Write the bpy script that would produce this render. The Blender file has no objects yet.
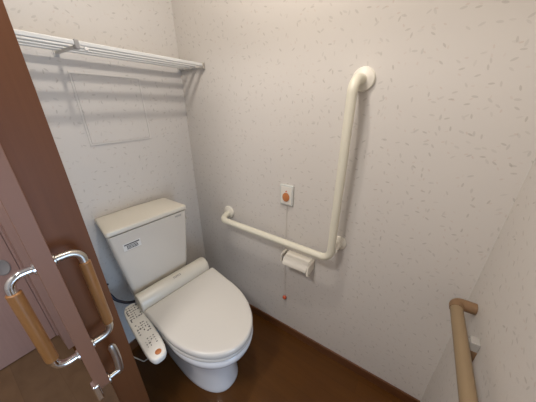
import bpy, bmesh, math, random
from mathutils import Vector, Matrix
random.seed(4)
C = bpy.context.scene.collection
PI = math.pi
XR, YB, YF, XL, ZC = .936, 1.2145, -.2795, .19, 2.4     # right / back / front / left wall planes, ceiling

# ---------------------------------------------------------------- materials
def mat(name, col, rough=.5, metal=0., spec=.5, coat=0., bump=0., bscale=200., emit=None):
    m = bpy.data.materials.new(name); m.use_nodes = True
    nt = m.node_tree; b = nt.nodes['Principled BSDF']
    b.inputs['Base Color'].default_value = (*col, 1)
    b.inputs['Roughness'].default_value = rough
    b.inputs['Metallic'].default_value = metal
    b.inputs['Specular IOR Level'].default_value = spec
    b.inputs['Coat Weight'].default_value = coat
    if emit:
        b.inputs['Emission Color'].default_value = (*emit[0], 1)
        b.inputs['Emission Strength'].default_value = emit[1]
    n = nt.nodes.new('ShaderNodeTexNoise'); n.inputs['Scale'].default_value = bscale
    bp = nt.nodes.new('ShaderNodeBump'); bp.inputs['Strength'].default_value = bump; bp.inputs['Distance'].default_value = .001
    tc = nt.nodes.new('ShaderNodeTexCoord')
    nt.links.new(tc.outputs['Object'], n.inputs['Vector'])
    if bump:
        nt.links.new(n.outputs['Fac'], bp.inputs['Height']); nt.links.new(bp.outputs['Normal'], b.inputs['Normal'])
    return m

def math_node(nt, op, a, b=None):
    n = nt.nodes.new('ShaderNodeMath'); n.operation = op
    for i, v in enumerate((a, b)):
        if v is None: continue
        if isinstance(v, (int, float)): n.inputs[i].default_value = v
        else: nt.links.new(v, n.inputs[i])
    return n.outputs[0]

def wallpaper(name, ax, base):
    """off-white vinyl wallpaper with scattered leaf-shaped flecks; ax = world axes of the wall plane"""
    m = bpy.data.materials.new(name); m.use_nodes = True
    nt = m.node_tree; L = nt.links; b = nt.nodes['Principled BSDF']
    b.inputs['Roughness'].default_value = .62
    b.inputs['Specular IOR Level'].default_value = .3
    g = nt.nodes.new('ShaderNodeNewGeometry')
    sp = nt.nodes.new('ShaderNodeSeparateXYZ'); L.new(g.outputs['Position'], sp.inputs[0])
    cb = nt.nodes.new('ShaderNodeCombineXYZ')
    L.new(sp.outputs[ax[0]], cb.inputs[0]); L.new(sp.outputs[ax[1]], cb.inputs[1])
    def flecks(scale, off, length, width, keep):
        ad = nt.nodes.new('ShaderNodeVectorMath'); ad.operation = 'ADD'
        L.new(cb.outputs[0], ad.inputs[0]); ad.inputs[1].default_value = (off, off*.7, 0)
        sc = nt.nodes.new('ShaderNodeVectorMath'); sc.operation = 'SCALE'; sc.inputs['Scale'].default_value = scale
        L.new(ad.outputs[0], sc.inputs[0])
        v = nt.nodes.new('ShaderNodeTexVoronoi'); v.voronoi_dimensions = '2D'; v.inputs['Scale'].default_value = 1.
        v.inputs['Randomness'].default_value = .9
        L.new(sc.outputs[0], v.inputs['Vector'])
        d = nt.nodes.new('ShaderNodeVectorMath'); d.operation = 'SUBTRACT'
        L.new(sc.outputs[0], d.inputs[0]); L.new(v.outputs['Position'], d.inputs[1])
        s2 = nt.nodes.new('ShaderNodeSeparateXYZ'); L.new(d.outputs[0], s2.inputs[0])
        sc3 = nt.nodes.new('ShaderNodeSeparateColor'); L.new(v.outputs['Color'], sc3.inputs[0])
        ang = math_node(nt, 'MULTIPLY', sc3.outputs[0], 2.6)
        ang = math_node(nt, 'SUBTRACT', ang, .7)
        c, s = math_node(nt, 'COSINE', ang), math_node(nt, 'SINE', ang)
        u = math_node(nt, 'ADD', math_node(nt, 'MULTIPLY', s2.outputs[0], c), math_node(nt, 'MULTIPLY', s2.outputs[1], s))
        w = math_node(nt, 'SUBTRACT', math_node(nt, 'MULTIPLY', s2.outputs[1], c), math_node(nt, 'MULTIPLY', s2.outputs[0], s))
        u = math_node(nt, 'DIVIDE', u, length*scale); w = math_node(nt, 'DIVIDE', w, width*scale)
        r = math_node(nt, 'ADD', math_node(nt, 'POWER', math_node(nt, 'ABSOLUTE', u), 1.6), math_node(nt, 'POWER', math_node(nt, 'ABSOLUTE', w), 2.))
        inside = math_node(nt, 'LESS_THAN', r, 1.)
        kp = math_node(nt, 'LESS_THAN', sc3.outputs[1], keep)
        return math_node(nt, 'MULTIPLY', math_node(nt, 'MULTIPLY', inside, kp), math_node(nt, 'ADD', math_node(nt, 'MULTIPLY', sc3.outputs[2], .7), .3))
    f1 = flecks(25., 3.1, .0075, .0026, .72)
    f2 = flecks(30., 7.7, .0050, .0022, .5)
    f3 = flecks(22., 1.3, .0085, .0032, .4)
    cur = None
    prev = (*base, 1)
    for f, col, k in ((f1, (.25, .22, .18), .34), (f2, (.48, .32, .25), .27), (f3, (.34, .32, .29), .33)):
        mx = nt.nodes.new('ShaderNodeMix'); mx.data_type = 'RGBA'
        L.new(math_node(nt, 'MULTIPLY', f, k), mx.inputs[0])
        if cur is None: mx.inputs[6].default_value = prev
        else: L.new(cur, mx.inputs[6])
        mx.inputs[7].default_value = (*col, 1); cur = mx.outputs[2]
    L.new(cur, b.inputs['Base Color'])
    n = nt.nodes.new('ShaderNodeTexNoise'); n.inputs['Scale'].default_value = 90; n.inputs['Detail'].default_value = 4
    L.new(cb.outputs[0], n.inputs['Vector'])
    h = math_node(nt, 'ADD', n.outputs['Fac'], math_node(nt, 'MULTIPLY', f3, .8))
    bp = nt.nodes.new('ShaderNodeBump'); bp.inputs['Strength'].default_value = .22; bp.inputs['Distance'].default_value = .0012
    L.new(h, bp.inputs['Height']); L.new(bp.outputs['Normal'], b.inputs['Normal'])
    return m

def woodmat(name, c1, c2, rough, stretch, grain=.5, coat=0., planks=None, spec=.5):
    """wood grain; stretch = scale per world axis (low along the grain)"""
    m = bpy.data.materials.new(name); m.use_nodes = True
    nt = m.node_tree; L = nt.links; b = nt.nodes['Principled BSDF']
    b.inputs['Roughness'].default_value = rough; b.inputs['Coat Weight'].default_value = coat
    b.inputs['Specular IOR Level'].default_value = spec
    g = nt.nodes.new('ShaderNodeNewGeometry')
    mp = nt.nodes.new('ShaderNodeMapping'); mp.inputs['Scale'].default_value = stretch
    L.new(g.outputs['Position'], mp.inputs[0])
    n = nt.nodes.new('ShaderNodeTexNoise'); n.inputs['Scale'].default_value = 1.; n.inputs['Detail'].default_value = 7
    n.inputs['Distortion'].default_value = .6
    L.new(mp.outputs[0], n.inputs['Vector'])
    r = nt.nodes.new('ShaderNodeValToRGB'); L.new(n.outputs['Fac'], r.inputs[0])
    r.color_ramp.elements[0].position = .5-grain/2; r.color_ramp.elements[1].position = .5+grain/2
    r.color_ramp.elements[0].color = (*c1, 1); r.color_ramp.elements[1].color = (*c2, 1)
    out = r.outputs[0]
    if planks:
        sp = nt.nodes.new('ShaderNodeSeparateXYZ'); L.new(g.outputs['Position'], sp.inputs[0])
        cb = nt.nodes.new('ShaderNodeCombineXYZ'); L.new(sp.outputs[1], cb.inputs[0]); L.new(sp.outputs[0], cb.inputs[1])
        br = nt.nodes.new('ShaderNodeTexBrick'); br.inputs['Scale'].default_value = 1.
        br.inputs['Brick Width'].default_value = planks[0]; br.inputs['Row Height'].default_value = planks[1]
        br.inputs['Mortar Size'].default_value = .0012; br.inputs['Mortar Smooth'].default_value = .3
        br.inputs['Color1'].default_value = (.92, .92, .92, 1); br.inputs['Color2'].default_value = (1.07, 1.06, 1.04, 1)
        br.inputs['Mortar'].default_value = (.78, .76, .74, 1)
        L.new(cb.outputs[0], br.inputs['Vector'])
        mx = nt.nodes.new('ShaderNodeMix'); mx.data_type = 'RGBA'; mx.blend_type = 'MULTIPLY'; mx.inputs[0].default_value = 1
        L.new(out, mx.inputs[6]); L.new(br.outputs['Color'], mx.inputs[7]); out = mx.outputs[2]
    L.new(out, b.inputs['Base Color'])
    return m

WP = (.66, .625, .582)
M = dict(
    wall_x=wallpaper('wallpaper_facing_y', (0, 2), WP),
    wall_y=wallpaper('wallpaper_facing_x', (1, 2), WP),
    ceil=mat('ceiling_paper', (.84, .81, .76), .8, bump=.2),
    floor=woodmat('floor_wood', (.078, .028, .004), (.112, .043, .008), .36, (20, 3.0, 1), .7, planks=(.9, .075), spec=.25),
    hallfloor=woodmat('hall_floor_wood', (.155, .092, .046), (.235, .150, .082), .45, (14, 9, 1), .8, planks=(.9, .15)),
    base=woodmat('baseboard_wood', (.10, .036, .012), (.16, .062, .022), .42, (8, 8, 90), .6),
    door=woodmat('door_veneer', (.195, .078, .042), (.245, .102, .056), .42, (60, 60, 2.5), .7, coat=.15),
    edge=mat('door_edge_banding', (.235, .112, .066), .5, bump=.1),
    jamb=woodmat('jamb_veneer', (.142, .050, .015), (.175, .064, .021), .50, (70, 70, 2.2), .8, coat=0., spec=.4),
    hallwood=woodmat('hall_door_veneer', (.42, .27, .23), (.47, .31, .265), .5, (60, 60, 2.5), .7),
    lowedge=woodmat('plain_wood_edge', (.12, .058, .024), (.19, .095, .042), .45, (50, 50, 12), .6),
    grip=woodmat('beech_grip', (.24, .105, .030), (.34, .155, .048), .35, (60, 60, 10), .6, coat=.3),
    rail=woodmat('rail_wood', (.235, .165, .092), (.275, .195, .110), .5, (5, 60, 60), .6),
    railcap=mat('rail_elbow_resin', (.215, .125, .062), .5),
    chrome=mat('chrome', (.82, .82, .82), .10, 1.),
    nickel=mat('satin_nickel', (.60, .57, .52), .32, 1.),
    dark=mat('dark_gap', (.03, .02, .018), .7),
    ceramic=mat('ivory_ceramic', (.73, .68, .60), .12, coat=.4),
    bowl=mat('ivory_ceramic_bowl', (.84, .84, .84), .12, coat=.4),
    plastic=mat('ivory_plastic_seat', (.66, .635, .585), .24),
    housing=mat('ivory_plastic_housing', (.72, .68, .585), .3),
    panel=mat('pale_control_panel', (.78, .75, .68), .35),
    ink=mat('dark_ink', (.06, .055, .05), .6),
    greyink=mat('grey_ink', (.13, .12, .11), .6),
    paper=mat('sticker_paper', (.82, .80, .75), .5),
    orange=mat('orange_button', (.52, .19, .065), .4),
    bar=mat('ivory_resin_bar', (.72, .69, .57), .32, bump=.05),
    flange=mat('ivory_flange', (.80, .76, .67), .36),
    shelf=mat('white_painted_shelf', (.74, .74, .72), .35),
    bracket=mat('grey_painted_bracket', (.55, .53, .50), .4),
    plate=mat('pale_grey_plate', (.60, .61, .58), .35),
    hatch=mat('hatch_frame_resin', (.70, .665, .62), .45),
    railbracket=mat('dull_white_bracket', (.42, .40, .37), .5),
    grey=mat('grey_plastic', (.36, .35, .34), .45),
    white=mat('white_plastic', (.83, .81, .77), .35),
    red=mat('red_orange_ball', (.52, .085, .03), .35),
    rubber=mat('dark_rubber', (.012, .014, .03), .4),
    cord=mat('pale_cord', (.62, .58, .52), .6),
    lamp=mat('lamp_glass', (.9, .88, .82), .3, emit=((1, .86, .68), 3.)),
    pane=mat('frosted_pane', (.8, .85, .9), .3, emit=((.75, .85, 1), 1.0)),  # glow of the added hall window
)

# ---------------------------------------------------------------- mesh helpers
def obj(name, bm, m, parent=None, smooth=True, bevel=0., segs=2, angle=40):
    bmesh.ops.recalc_face_normals(bm, faces=bm.faces[:])
    me = bpy.data.meshes.new(name); bm.to_mesh(me); bm.free()
    if m is not None: me.materials.append(m)
    o = bpy.data.objects.new(name, me); C.objects.link(o)
    if parent:
        o.parent = parent
        r = parent
        off = Vector()
        while r: off += r.location; r = r.parent
        for v in me.vertices: v.co -= off
    if bevel:
        b = o.modifiers.new('bevel', 'BEVEL'); b.width = bevel; b.segments = segs; b.limit_method = 'ANGLE'; b.angle_limit = .6
    if smooth:
        for p in me.polygons: p.use_smooth = True
        me.set_sharp_from_angle(angle=math.radians(angle))
    return o

def tag(o, label, cat, group=None):
    o['label'] = label; o['category'] = cat
    if group: o['group'] = group
    return o

def thing(name, label, cat, loc):
    o = bpy.data.objects.new(name, None); C.objects.link(o); o.location = loc; o.empty_display_size = .05
    return tag(o, label, cat)

def box(x0, x1, y0, y1, z0, z1, bm=None):
    bm = bm or bmesh.new()
    vs = [bm.verts.new((x, y, z)) for x in (x0, x1) for y in (y0, y1) for z in (z0, z1)]
    for f in ((0, 1, 3, 2), (4, 6, 7, 5), (0, 4, 5, 1), (2, 3, 7, 6), (0, 2, 6, 4), (1, 5, 7, 3)):
        bm.faces.new([vs[i] for i in f])
    return bm

def tube(pts, r, n=16, bm=None, caps=True, radii=None):
    bm = bm or bmesh.new(); pts = [Vector(p) for p in pts]; rings = []
    t0 = (pts[1]-pts[0]).normalized()
    up = Vector((0, 0, 1)) if abs(t0.z) < .9 else Vector((1, 0, 0))
    u = t0.cross(up).normalized()
    for i, p in enumerate(pts):
        t = (pts[min(i+1, len(pts)-1)]-pts[max(i-1, 0)]).normalized()
        u = (u-t*u.dot(t)).normalized(); w = t.cross(u)
        rr = radii[i] if radii else r
        rings.append([bm.verts.new(p+(u*math.cos(2*PI*k/n)+w*math.sin(2*PI*k/n))*rr) for k in range(n)])
    for a, b in zip(rings, rings[1:]):
        for k in range(n): bm.faces.new((a[k], a[(k+1) % n], b[(k+1) % n], b[k]))
    if caps: bm.faces.new(rings[0][::-1]); bm.faces.new(rings[-1])
    return bm

def rounded(pts, rad, seg=8):
    """polyline with its corners rounded"""
    pts = [Vector(p) for p in pts]; out = [pts[0]]
    for i in range(1, len(pts)-1):
        a, p, b = pts[i-1], pts[i], pts[i+1]
        da, db = (a-p).normalized(), (b-p).normalized()
        for k in range(seg+1):
            t = k/seg
            s = p+da*rad; e = p+db*rad
            q = s*(1-t)**2+p*2*t*(1-t)+e*t*t
            c = (s+e-p)                             # circle centre of a right-angle bend
            v = (q-c)
            out.append(c+v.normalized()*rad if abs(da.dot(db)) < .30 else q)
    out.append(pts[-1]); return out

def lathe(prof, n=32, origin=(0, 0, 0), axis='Z', bm=None):
    """prof = [(radius, height)...] turned about axis through origin"""
    bm = bm or bmesh.new(); O = Vector(origin); rings = []
    ex, ey, ez = {'Z': ((1, 0, 0), (0, 1, 0), (0, 0, 1)), 'X': ((0, 1, 0), (0, 0, 1), (1, 0, 0)), 'Y': ((0, 0, 1), (1, 0, 0), (0, 1, 0))}[axis]
    ex, ey, ez = Vector(ex), Vector(ey), Vector(ez)
    for r, h in prof:
        rings.append([bm.verts.new(O+ex*r*math.cos(2*PI*k/n)+ey*r*math.sin(2*PI*k/n)+ez*h) for k in range(n)])
    for a, b in zip(rings, rings[1:]):
        for k in range(n): bm.faces.new((a[k], a[(k+1) % n], b[(k+1) % n], b[k]))
    bm.faces.new(rings[0][::-1]); bm.faces.new(rings[-1])
    return bm

def plan(cx, yf, yb, hw, ym, nf=2.0, nb=4., n=56):
    pts = []
    for k in range(n):
        t = 2*PI*k/n; c, s = math.cos(t), math.sin(t)
        e = nf if s < 0 else nb
        x = math.copysign(abs(c)**(2/e), c); y = math.copysign(abs(s)**(2/e), s)
        pts.append((cx+hw*x, ym+(y*(yb-ym) if s > 0 else y*(ym-yf))))
    return pts

def loft(rings, bm=None, caps=(True, True)):
    bm = bm or bmesh.new(); R = [[bm.verts.new(p) for p in r] for r in rings]; n = len(R[0])
    for a, b in zip(R, R[1:]):
        for k in range(n): bm.faces.new((a[k], a[(k+1) % n], b[(k+1) % n], b[k]))
    if caps[0]: bm.faces.new(R[0][::-1])
    if caps[1]: bm.faces.new(R[-1])
    return bm

def text(name, body, size, m, loc, rot, parent, thick=.0002, align='CENTER'):
    cu = bpy.data.curves.new(name, 'FONT'); cu.body = body; cu.size = size; cu.extrude = thick
    cu.align_x = align; cu.align_y = 'CENTER'
    o = bpy.data.objects.new(name, cu); C.objects.link(o)
    dg = bpy.context.evaluated_depsgraph_get(); me = bpy.data.meshes.new_from_object(o.evaluated_get(dg))
    bpy.data.objects.remove(o); me.materials.clear(); me.materials.append(m)
    o = bpy.data.objects.new(name, me); C.objects.link(o)
    off = Vector(); r = parent
    while r: off += r.location; r = r.parent
    o.parent = parent; o.location = Vector(loc)-off; o.rotation_euler = rot
    return o

def struct(name, bm, m, **k):
    o = obj(name, bm, m, smooth=False, **k); o['kind'] = 'structure'; return o

# ---------------------------------------------------------------- the room shell
HX0, HY0, HY1 = -1.15, -1.2, 1.745
struct('floor', box(.094, XR+.1, YF, HY1+.1, -.05, 0), M['floor'])
struct('floor_hall', box(HX0-.1, .094, YF, HY1+.1, -.05, 0), M['hallfloor'])
struct('floor_hall_rear', box(HX0-.1, XR+.1, HY0-.1, YF, -.05, 0), M['hallfloor'])
struct('ceiling', box(HX0-.1, XR+.1, HY0-.1, HY1+.1, ZC, ZC+.05), M['ceil'])
struct('wall_back', box(XL, XR+.1, YB, YB+.08, 0, ZC), M['wall_x'])
struct('wall_right', box(XR, XR+.08, YF-.08, YB, 0, ZC), M['wall_y'])
struct('wall_front', box(.34, XR, YF-.08, YF, 0, ZC), M['wall_x'])  # left end stops short, shaped to let the added daylight through
struct('wall_left', box(.150, XL, .822, HY1, 0, ZC), M['wall_y'])
bm = box(.094, XL+.002, .800, .8215, 0, 2.04)
struct('trim_1', bm, M['jamb'], bevel=.0015)                       # jamb on the end of the left wall
struct('trim_2', box(.325, .34, YF-.085, YF+.005, 0, 2.04), M['jamb'])  # closing jamb
struct('trim_3', box(.089, .20, YF+.018, .800, 2.04, ZC), M['wall_y'])   # wall above the doorway
struct('baseboard_right', box(XR-.009, XR, YF, YB-.009, 0, .060), M['base'], bevel=.0015)
struct('baseboard_back', box(XL, XR, YB-.009, YB, 0, .060), M['base'], bevel=.0015)
struct('baseboard_front', box(.341, XR-.009, YF, YF+.009, 0, .060), M['base'], bevel=.0015)
# hall beyond the doorway
struct('wall_hall_end', box(HX0, .098, HY1, HY1+.08, 0, ZC), M['hallwood'])
struct('wall_hall_left', box(HX0-.08, HX0, HY0, HY1, 0, ZC), M['wall_y'])
struct('wall_hall_rear', box(HX0, XR+.08, HY0-.08, HY0, 0, ZC), M['wall_x'])
struct('wall_hall_right', box(XR, XR+.08, HY0, YF-.08, 0, ZC), M['wall_y'])

# sliding door at the end of the hall
struct('trim_5', box(.077, .150, 1.54, HY1-.031, 0, ZC), M['hallwood'])
d2 = struct('door_2', box(-.75, .0655, HY1-.030, HY1-.001, .006, 2.0), M['hallwood'], bevel=.001)
bm = lathe([(.001, -.002), (.020, -.002), (.026, -.006), (.030, -.004), (.030, 0)], 28, (0, 0, 0), 'Y')
for v in bm.verts: v.co.z *= 1.6; v.co += Vector((.012, HY1-.030, .602))
obj('finger_pull', bm, M['grey'], d2)
struct('trim_4', box(.0675, .150, HY1-.030, HY1, 0, 2.0), M['hallwood'], bevel=.001)

# added window, unseen and guessed, kept low to bring bluish daylight in
w = struct('window_1', box(-.45, .45, HY0, HY0+.03, .05, 1.25), M['white'])
obj('pane', box(-.41, .41, HY0+.028, HY0+.034, .09, 1.21), M['pane'], w, smooth=False)

# ---------------------------------------------------------------- sliding door standing open
DX0, DX1, DY = .0485, .0845, .700
door = thing('door_1', 'x', 'door', (.066, DY, 0)); del door['label']; del door['category']; door['kind'] = 'structure'
obj('door_panel', box(DX0+.001, DX1-.001, DY+.004, 1.38, .008, 2.0), M['hallwood'], door, smooth=False)
obj('edge_strip', box(DX0, DX1, DY, DY+.004, .538, 2.0), M['edge'], door, smooth=False, bevel=.0012)
obj('lower_edge_strip', box(DX0, DX1, DY, DY+.004, .008, .537), M['lowedge'], door, smooth=False, bevel=.0012)['label'] = 'bare brown wood edge below the lock'
lk = obj('lock_plate', box(DX0-.009, DX0+.009, DY-.010, DY+.022, .503, .572), M['chrome'], door, bevel=.004, segs=3)
lk['label'] = 'small chrome lock plate'
def pull(side, x0, y, z0, z1, reach, metal, lab):
    x1 = x0+side*reach
    a = rounded([(x0, y, z1), (x1, y, z1), (x1, y, z1-.045)], .030, 10)
    b = rounded([(x0, y, z0), (x1, y, z0), (x1, y, z0+.045)], .030, 10)
    bm = tube(a, .0105, 20); tube(b, .0105, 20, bm)
    lathe([(.016, 0), (.016, side*.004), (.012, side*.006)], 24, (x0, y, z1), 'X', bm)
    lathe([(.016, 0), (.016, side*.004), (.012, side*.006)], 24, (x0, y, z0), 'X', bm)
    h = obj('pull_handle', bm, metal, door); h['label'] = lab
    g = obj('grip', tube([(x1, y, z0+.040), (x1, y, z0+.043), (x1, y, z1-.043), (x1, y, z1-.040)], .0145, 24, radii=[.0115, .0145, .0145, .0115]), M['grip'], h)
    g['label'] = 'honey brown wooden grip'
pull(-1, DX0, .722, .702, 1.030, .050, M['chrome'], 'bright chrome pull handle bends')
pull(1, DX1, .745, .690, 1.022, .058, M['nickel'], 'satin metal pull handle bends')  # inner chrome; its shade is put in as a duller metal
# lever on the room side
bm = lathe([(.019, 0), (.019, .004), (.015, .006)], 28, (DX1, .736, .515), 'X')
tube([(DX1, .736, .515), (DX1+.036, .736, .515)], .0085, 18, bm)
rings = []
for k in range(13):
    t = k/12; z = .500+.140*t
    x = DX1+.036+.007*math.sin(t*PI*.8); hw = .007; th = .0125-.001*t
    if k == 0: hw *= .6; th *= .7
    if k == 12: hw *= .6; th *= .6
    rings.append([(x+th*math.cos(a), .736+hw*math.sin(a)+.004*t, z) for a in [2*PI*q/20 for q in range(20)]])
loft(rings, bm)
lv = obj('lever_handle', bm, M['nickel'], door); lv['label'] = 'satin metal upright lever latch'
door.rotation_euler.z = math.radians(-4.2)

# ---------------------------------------------------------------- shelf
SZ, SY = 1.587, 1.022
sh = thing('wall_shelf', 'white metal rod shelf on brackets high on the back wall above the toilet', 'shelf', (.56, YB, SZ))
obj('front_rail', box(XL+.004, XR-.006, SY-.006, SY+.006, SZ-.005, SZ+.009), M['shelf'], sh, bevel=.003)
for y in (YB-.135, YB-.084, YB-.036):
    obj('slat', box(XL+.004, XR-.008, y-.0105, y+.0105, SZ-.004, SZ+.003), M['shelf'], sh, bevel=.0025)
for x, nm in ((.388, 0), (XR-.009, 1)):
    bm = box(x-.006, x+.006 if not nm else XR, SY-.004, YB, SZ-.011, SZ-.0045)
    box(x-.010, x+.008, YB-.004, YB, SZ-.020, SZ+.010, bm)
    b = obj('bracket', bm, M['bracket'], sh, bevel=.001)
    obj('bracket_clip', box(x-.007, x+.007, SY-.009, SY+.012, SZ-.016, SZ+.011), M['grey'] if nm == 0 else M['nickel'], b, bevel=.002)
obj('rod_hook', lathe([(.004, 0), (.007, -.004), (.007, -.010), (.003, -.013)], 14, (.413, SY, SZ-.005)), M['white'], sh)

# ---------------------------------------------------------------- access panel in the back wall
ap = thing('access_panel', 'rectangular inspection hatch papered like the back wall below the shelf', 'hatch', (.5375, YB, 1.378))
X0, X1, Z0, Z1, fw = .405, .688, 1.233, 1.522, .007
bm = box(X0, X1, YB-.004, YB-.0002, Z0, Z0+fw); box(X0, X1, YB-.004, YB-.0002, Z1-fw, Z1, bm)
box(X0, X0+fw, YB-.004, YB-.0002, Z0+fw, Z1-fw, bm); box(X1-fw, X1, YB-.004, YB-.0002, Z0+fw, Z1-fw, bm)
obj('panel_frame', bm, M['hatch'], ap, smooth=False, bevel=.0008)
obj('panel_board', box(X0+fw+.0015, X1-fw-.0015, YB-.0032, YB-.0002, Z0+fw+.0015, Z1-fw-.0015), M['wall_x'], ap, smooth=False)

# ---------------------------------------------------------------- toilet
TX = .526
t = thing('toilet', 'ivory toilet with closed lid and side control panel against the back wall', 'toilet', (TX, .90, 0))
# pedestal + bowl, one ceramic body
sec = [  # z, yf, yb, half width, ym, nf, nb
    (.000, .563, 1.10, .130, .84, 2.35, 4), (.010, .560, 1.10, .134, .84, 2.35, 4), (.030, .562, 1.10, .132, .84, 2.3, 4),
    (.120, .565, 1.10, .130, .85, 2.1, 4), (.200, .556, 1.10, .130, .82, 2.1, 4), (.250, .542, 1.10, .138, .79, 2.1, 4),
    (.290, .516, 1.10, .153, .76, 2.1, 4), (.315, .490, 1.10, .168, .745, 2.1, 4), (.335, .470, 1.10, .180, .74, 2.1, 4),
    (.350, .458, 1.10, .190, .735, 2.1, 4), (.385, .450, 1.10, .194, .735, 2.1, 4), (.400, .460, 1.10, .186, .735, 2.1, 4), (.404, .470, 1.09, .178, .735, 2.1, 4)]
obj('bowl', loft([[(x, y, s[0]) for x, y in plan(TX, *s[1:])] for s in sec]), M['bowl'], t, angle=60)
# seat ring and lid follow the same outline, rising towards the hinge
def lid_plan(g):
    P = []; r = .012; yb = .909-g*.8
    for k in range(41):                                             # elliptical front, left to right
        a = PI+PI*k/40; P.append((TX-.004+(.201-g)*math.cos(a), (.735+(.290-g)*math.sin(a))))
    for k in range(1, 5): P.append((TX+.197-g+.0045*k/5, .735+(yb-r-.735)*k/5))
    for k in range(6): a = PI/2*k/5; P.append((TX+.2015-g-r+r*math.cos(a), yb-r+r*math.sin(a)))
    for k in range(6): a = PI/2+PI/2*k/5; P.append((TX-.2095+g+r+r*math.cos(a), yb-r+r*math.sin(a)))
    for k in range(4, 0, -1): P.append((TX-.205+g-.0045*k/5, .735+(yb-r-.735)*k/5))
    return P
def slab(levels, tilt, hump=0., **k):
    R = []
    for z, g in levels:
        R.append([(x, y, z+tilt*(y-.44)) for x, y in lid_plan(g)])
    return loft(R)
obj('seat', slab([(.405, .010), (.407, .004), (.420, .003), (.424, .008)], .03), M['plastic'], t, angle=60)
def lidz(): return [(.425, .008), (.427, .002), (.432, 0), (.447, 0), (.4525, .002), (.4565, .0055), (.4580, .011), (.4585, .03), (.4590, .08), (.4592, .14)]
obj('seat_lid', slab(lidz(), .080), M['plastic'], t, angle=70)
# washlet housing: rounded bar behind the lid
prof = []
for a in range(0, 13):
    an = PI*(1-a/12)
    prof.append((.957+.046*math.cos(an), .499+.052*math.sin(an)**.8))
prof = [(.906, .425)]+[(y, z) for y, z in prof]+[(1.0, .425)]
def sweep(prof, x0, x1, inset=.006):
    cy = sum(p[0] for p in prof)/len(prof); cz = sum(p[1] for p in prof)/len(prof)
    R = []
    for x, s in ((x0, .90), (x0+inset*.4, .965), (x0+inset, 1), (x1-inset, 1), (x1-inset*.4, .965), (x1, .90)):
        R.append([(x, cy+(y-cy)*s, cz+(z-cz)*s) for y, z in prof])
    return loft(R)
hs = obj('bidet_housing', sweep(prof, TX-.209, TX+.180, .008), M['housing'], t, angle=50)
text('maker_mark', 'TOTO', .015, M['ink'], (.517, .934, .5515), (math.radians(20), 0, 0), hs)
# tank: tapered body, slightly bowed lid
def rrect(x0, x1, y0, y1, r, n=5, bow=0.):
    P = []
    for cx, cy, a0 in ((x1-r, y1-r, 0), (x0+r, y1-r, PI/2), (x0+r, y0+r, PI), (x1-r, y0+r, 1.5*PI)):
        for k in range(n+1):
            a = a0+PI/2*k/n; P.append((cx+r*math.cos(a), cy+r*math.sin(a)))
    return P
TK = TX-.049
tank_sec = [(.430, .140, 1.030, .030), (.440, .148, 1.022, .028), (.55, .158, 1.008, .024), (.70, .174, 1.004, .020), (.875, .1895, .9955, .014)]
tk = obj('tank', loft([[(TK+(x-TK)*(1-.11*(y-yf)/.19), y, z) for x, y in rrect(TK-hw, TK+hw, yf, 1.180, r)] for z, hw, yf, r in tank_sec]), M['ceramic'], t, angle=50)
def lidplan(g, gy=None):
    P = []; gy = g if gy is None else gy
    x0, x1, y0, r = TK-.193+g, TK+.191-g, .993+gy, .012
    for k in range(17):                                             # bowed back edge
        u = 1-2*k/16; P.append((TK+(.174-g)*u, 1.193-gy+.011*(1-u*u)))
    for cx, a0 in ((x0+r, PI), (x1-r, 1.5*PI)):
        for k in range(6): a = a0+PI/2*k/5; P.append((cx+r*math.cos(a), y0+r+r*math.sin(a)))
    return P
R = []
for z, g in ((.880, .004), (.881, .0005), (.883, 0), (.896, 0), (.900, .0015), (.902, .005)):
    R.append([(x, y, z) for x, y in lidplan(g)])
for g, dz in ((.03, .003), (.06, .006), (.085, .008)):
    R.append([(x, y, .902+dz) for x, y in lidplan(g)])
obj('tank_lid', loft(R), M['housing'], t, angle=50)
def yface(z):                                                       # front face of the tank at height z
    for a, b in zip(tank_sec, tank_sec[1:]):
        if a[0] <= z <= b[0]: return a[2]+(b[2]-a[2])*(z-a[0])/(b[0]-a[0])
SX, SB = TK-.143, .783
st = obj('warning_sticker', box(SX, SX+.076, yface(.8)-.0016, yface(.8)+.002, SB, SB+.037), M['paper'], tk, smooth=False)
ys0, ys1 = yface(.8)-.0021, yface(.8)-.0016
bm = box(SX+.005, SX+.071, ys0, ys1, SB+.0265, SB+.032)
random.seed(2)
for r in range(3):
    x = SX+.014
    while x < SX+.060:
        w_ = random.uniform(.002, .007); box(x, x+w_, ys0, ys1, SB+.005+r*.0068, SB+.0095+r*.0068, bm); x += w_+.0014
obj('sticker_print', bm, M['ink'], st, smooth=False)
text('maker_mark', 'TOTO', .013, M['ink'], (TK+.136, yface(.856)-.0008, .856), (PI/2, 0, 0), tk)
bm = lathe([(.010, 0), (.010, .006), (.006, .008)], 18, (TK+.170, 1.04, .835), 'X')
tube([(TK+.176, 1.04, .835), (TK+.182, 1.04, .835), (TK+.185, 1.02, .833), (TK+.185, 1.002, .822)], .0045, 12, bm)
obj('flush_lever', bm, M['nickel'], tk)
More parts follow.
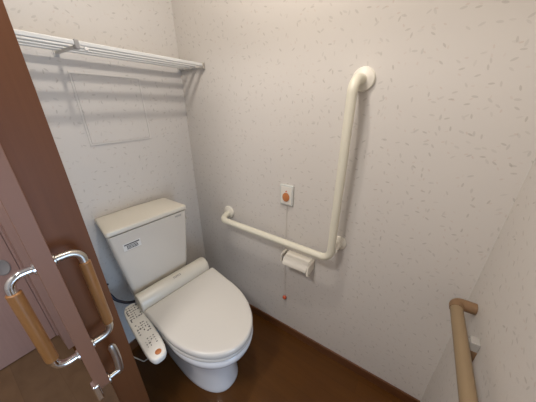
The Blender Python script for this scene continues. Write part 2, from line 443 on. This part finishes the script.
# control panel arm
ca, sa = math.cos(math.radians(-4)), math.sin(math.radians(-4))
ox, oy = .281, .845                                                # arm centre
def arm(px, py): return (ox+px*ca-py*sa, oy+px*sa+py*ca)
def armz(py): return .463+.10*py
def arm_out(g, hw0=.039, L=.172): 
    P = []
    for k in range(48):
        a = 2*PI*k/48; c, s = math.cos(a), math.sin(a)
        P.append((math.copysign(abs(c)**(2/3.4), c)*(hw0-g), math.copysign(abs(s)**(2/5.), s)*(L-g)))
    return P
R = []
for dz, g in ((-.036, .010), (-.034, .004), (-.022, 0), (-.006, 0), (-.002, .002), (0, .006)):
    R.append([(*arm(px, py), armz(py)+dz) for px, py in arm_out(g)])
cp = obj('control_panel', loft(R), M['panel'], t, angle=50)
bm = bmesh.new()
def mark(px, py, w_, l_, bm, up=.0006):
    q = [(*arm(px+a, py+b), armz(py+b)+up) for a, b in ((-w_/2, -l_/2), (w_/2, -l_/2), (w_/2, l_/2), (-w_/2, l_/2))]
    q2 = [(x, y, z-up-.0004) for x, y, z in q]
    loft([q2, q], bm)
random.seed(9)
for row in range(13):
    py = .150-.0145*row
    if 6 <= row <= 7: continue
    for cidx in range(5):
        px = -.022+.011*cidx
        if random.random() < .72: mark(px+random.uniform(-.001, .001), py, random.uniform(.004, .009), random.uniform(.003, .008), bm)
obj('printed_symbols', bm, M['greyink'], cp, smooth=False); bm = bmesh.new()
mark(-.026, .120, .004, .03, bm); mark(-.026, .07, .004, .02, bm)
obj('printed_bars', bm, M['greyink'], cp, smooth=False); bm = bmesh.new()
for row in range(4):
    for cidx in range(4):
        if random.random() < .8: mark(-.018+.012*cidx, -.060-.013*row, random.uniform(.003, .007), random.uniform(.002, .006), bm)
obj('printed_symbols', bm, M['greyink'], cp, smooth=False)
x, y = arm(.003, -.145)
obj('stop_button', lathe([(.0125, -.002), (.0125, .0012), (.011, .0022)], 24, (x, y, armz(-.145))), M['orange'], cp)['label'] = 'orange stop button'
bm = box(.305, .330, .80, .93, .425, .447)
obj('arm_bracket', bm, M['grey'], t, bevel=.003)
# water hose beside the tank and pale power cord
hp = tube(rounded([(.222, 1.168, .545), (.245, 1.13, .53), (.262, 1.11, .47), (.30, 1.08, .44), (.38, 1.04, .435)], .02, 4), .007, 12)
tube([(.222, 1.175, .545), (.222, 1.14, .545)], .011, 14, hp)
tube([(.215, 1.155, .545), (.262, 1.145, .56)], .005, 10, hp)
obj('water_hose', hp, M['rubber'], t)['label'] = 'dark water supply hose'
t.rotation_euler.z = math.radians(-5.2)
obj('power_cord', tube([(.27, .76, .43), (.25, .775, .36), (.235, .80, .33), (.215, .86, .325), (.200, .93, .33), (.193, 1.0, .33)], .0022, 8), M['cord'], t)['label'] = 'thin pale cord'

# ---------------------------------------------------------------- L-shaped grab bar
GX = XR-.086; GY, GZ = .226, .752; GT = 1.482; GL = .902
gb = thing('grab_bar', 'L-shaped ivory grab bar mounted on the right wall', 'grab bar', (XR, GY, GZ))
path = rounded([(XR-.004, GL+.014, GZ+.020), (GX, GL, GZ+.008), (GX, GY, GZ), (GX, GY, GT), (XR-.004, GY-.010, GT)], .046, 10)
obj('bar', tube(path, .0172, 28), M['bar'], gb, angle=60)
for (y, z) in ((GL+.015, GZ+.021), (GY-.011, GT)):
    obj('flange', lathe([(.040, 0), (.040, -.006), (.037, -.011), (.026, -.014), (.0195, -.018)], 36, (XR-.0006, y, z), 'X'), M['flange'], gb)
bm = lathe([(.035, 0), (.035, -.006), (.032, -.010), (.020, -.013), (.0165, -.016), (.0165, -.080)], 36, (XR-.0006, GY-.008, .800), 'X')
obj('flange', bm, M['flange'], gb)

# ---------------------------------------------------------------- call button with pull cord
cb = thing('call_button', 'small emergency call plate with orange button on the right wall', 'call button', (XR, .503, .98))
obj('plate', box(XR-.013, XR, .466, .541, .927, 1.035), M['plate'], cb, bevel=.004, segs=3)
obj('face', box(XR-.0145, XR-.012, .474, .533, .935, 1.027), M['panel'], cb, bevel=.001)
bm = lathe([(.0190, 0), (.0190, -.004), (.015, -.006)], 28, (0, 0, 0), 'X')
for v in bm.verts: v.co.z *= 1.25; v.co += Vector((XR-.0145, .503, .972))
obj('push_button', bm, M['orange'], cb)['label'] = 'round orange push button'
bm = tube([(XR-.0145, .503, 1.003), (XR-.0165, .503, 1.003)], .0035, 12)
obj('indicator', bm, M['red'], cb)
obj('pull_cord', tube([(XR-.008, .500, .928), (XR-.009, .499, .6), (XR-.011, .491, .313)], .0012, 6), M['cord'], cb)
bm = bmesh.new(); bmesh.ops.create_uvsphere(bm, u_segments=20, v_segments=14, radius=.0125)
for v in bm.verts: v.co += Vector((XR-.0125, .491, .303))
obj('cord_ball', bm, M['red'], cb)['label'] = 'red orange ball at the end of the cord'

# ---------------------------------------------------------------- paper holder
ph = thing('paper_holder', 'ivory toilet paper holder on the right wall below the grab bar', 'paper holder', (XR, .41, .62))
obj('side_arm', box(XR-.062, XR, .490, .502, .606, .657), M['flange'], ph, bevel=.006, segs=3)
pr = [(0, .652), (-.046, .654), (-.064, .648), (-.076, .636), (-.080, .624), (-.080, .612), (-.076, .612), (-.076, .624), (-.071, .633), (-.060, .642), (-.045, .647), (0, .645)]
bm = loft([[(XR+dx, y, z) for dx, z in pr] for y in (.340, .476)])
obj('cover', bm, M['flange'], ph, angle=50)
obj('side_arm', box(XR-.082, XR, .326, .339, .592, .655), M['flange'], ph, bevel=.007, segs=3)
obj('back_plate', box(XR-.006, XR, .339, .490, .606, .645), M['flange'], ph, bevel=.001)
obj('spindle', tube([(XR-.045, .339, .628), (XR-.045, .490, .628)], .008, 16), M['grey'], ph)

# ---------------------------------------------------------------- wooden handrail on the front wall
HYc, HZ, HE = YF+.055, .768, .842
hr = thing('handrail', 'brown wooden handrail with elbow end low on the front wall', 'handrail', (.5, YF, HZ))
obj('rail', tube([(.43, HYc, HZ), (HE-.030, HYc, HZ)], .0180, 28), M['rail'], hr)
for ex, sgn in ((HE, 1), (.40, -1)):
    el = rounded([(ex-sgn*.034, HYc, HZ), (ex, HYc, HZ), (ex, YF+.001, HZ)], .020, 10)
    obj('end_elbow', tube(el, .0194, 28), M['railcap'], hr, angle=60)
for bx in (.722, .46):
    bm = box(bx-.015, bx+.015, YF, YF+.022, HZ-.050, HZ-.018)
    tube([(bx, YF+.004, HZ-.032), (bx, HYc-.006, HZ-.030), (bx, HYc, HZ-.012)], .009, 16, bm)
    b = obj('bracket', bm, M['railbracket'], hr, bevel=.002)
    q = [(bx-.016, YF, HZ-.095), (bx+.016, YF, HZ-.095), (bx+.016, YF+.006, HZ-.095), (bx-.016, YF+.006, HZ-.095)]
    q2 = [(bx-.016, YF, HZ-.050), (bx+.016, YF, HZ-.050), (bx+.016, YF+.026, HZ-.050), (bx-.016, YF+.026, HZ-.050)]
    obj('bracket_cap', loft([q, q2]), M['railcap'], b, bevel=.001)

# ---------------------------------------------------------------- lights
LX, LY = .42, .43
cl = thing('ceiling_lamp', 'round white ceiling lamp above the toilet', 'lamp', (LX, LY, ZC))
obj('lamp_base', lathe([(.09, 0), (.09, -.012), (.08, -.018)], 40, (LX, LY, ZC)), M['white'], cl)
obj('lamp_glass', lathe([(.065, -.018), (.068, -.03), (.055, -.048), (.03, -.056), (.005, -.058)], 40, (LX, LY, ZC)), M['lamp'], cl)
def area(name, loc, rot, size, power, col, shape='DISK', sy=None):
    l = bpy.data.lights.new(name, 'AREA'); l.shape = shape; l.size = size; l.energy = power; l.color = col
    if sy: l.size_y = sy
    o = bpy.data.objects.new(name, l); C.objects.link(o); o.location = loc; o.rotation_euler = rot; return o
area('ceiling_light', (LX, LY, ZC-.062), (0, 0, 0), .07, 7.5, (1, .92, .83))
l = bpy.data.lights.new('ceiling_bulb', 'POINT'); l.energy = 5.2; l.color = (1, .92, .84); l.shadow_soft_size = .03
o = bpy.data.objects.new('ceiling_bulb', l); C.objects.link(o); o.location = (LX, LY, ZC-.125)
area('hall_daylight', (0, HY0+.05, .65), (PI/2, 0, 0), .80, 18, (.44, .67, 1), 'RECTANGLE', 1.1)  # unseen daylight of the added window, set low to tint the pedestal
area('hall_ceiling_light', (-.55, .5, ZC-.03), (0, 0, 0), .3, 22, (1, .95, .92))

w = bpy.data.worlds.new('world'); bpy.context.scene.world = w; w.use_nodes = True
w.node_tree.nodes['Background'].inputs[0].default_value = (.6, .7, .9, 1)
w.node_tree.nodes['Background'].inputs[1].default_value = .05

# ---------------------------------------------------------------- camera (fitted to the photograph's vanishing points)
cam = bpy.data.cameras.new('camera'); co = bpy.data.objects.new('camera', cam); C.objects.link(co)
rt, dn, fw_ = Vector((.55323, -.83303, -.00031)), Vector((-.32897, -.21813, -.9188)), Vector((.76532, .50841, -.39471))
mw = Matrix((rt, -dn, -fw_)).transposed().to_4x4(); mw.translation = (0, 0, 1.4); co.matrix_world = mw
cam.sensor_width = 36; cam.lens = 224.0/536*36; cam.clip_start = .02
sc = bpy.context.scene; sc.camera = co
sc.view_settings.view_transform = 'Standard'; sc.view_settings.look = 'None'; sc.view_settings.gamma = 1
sc.view_settings.exposure = -.42; sc.view_settings.use_curve_mapping = False
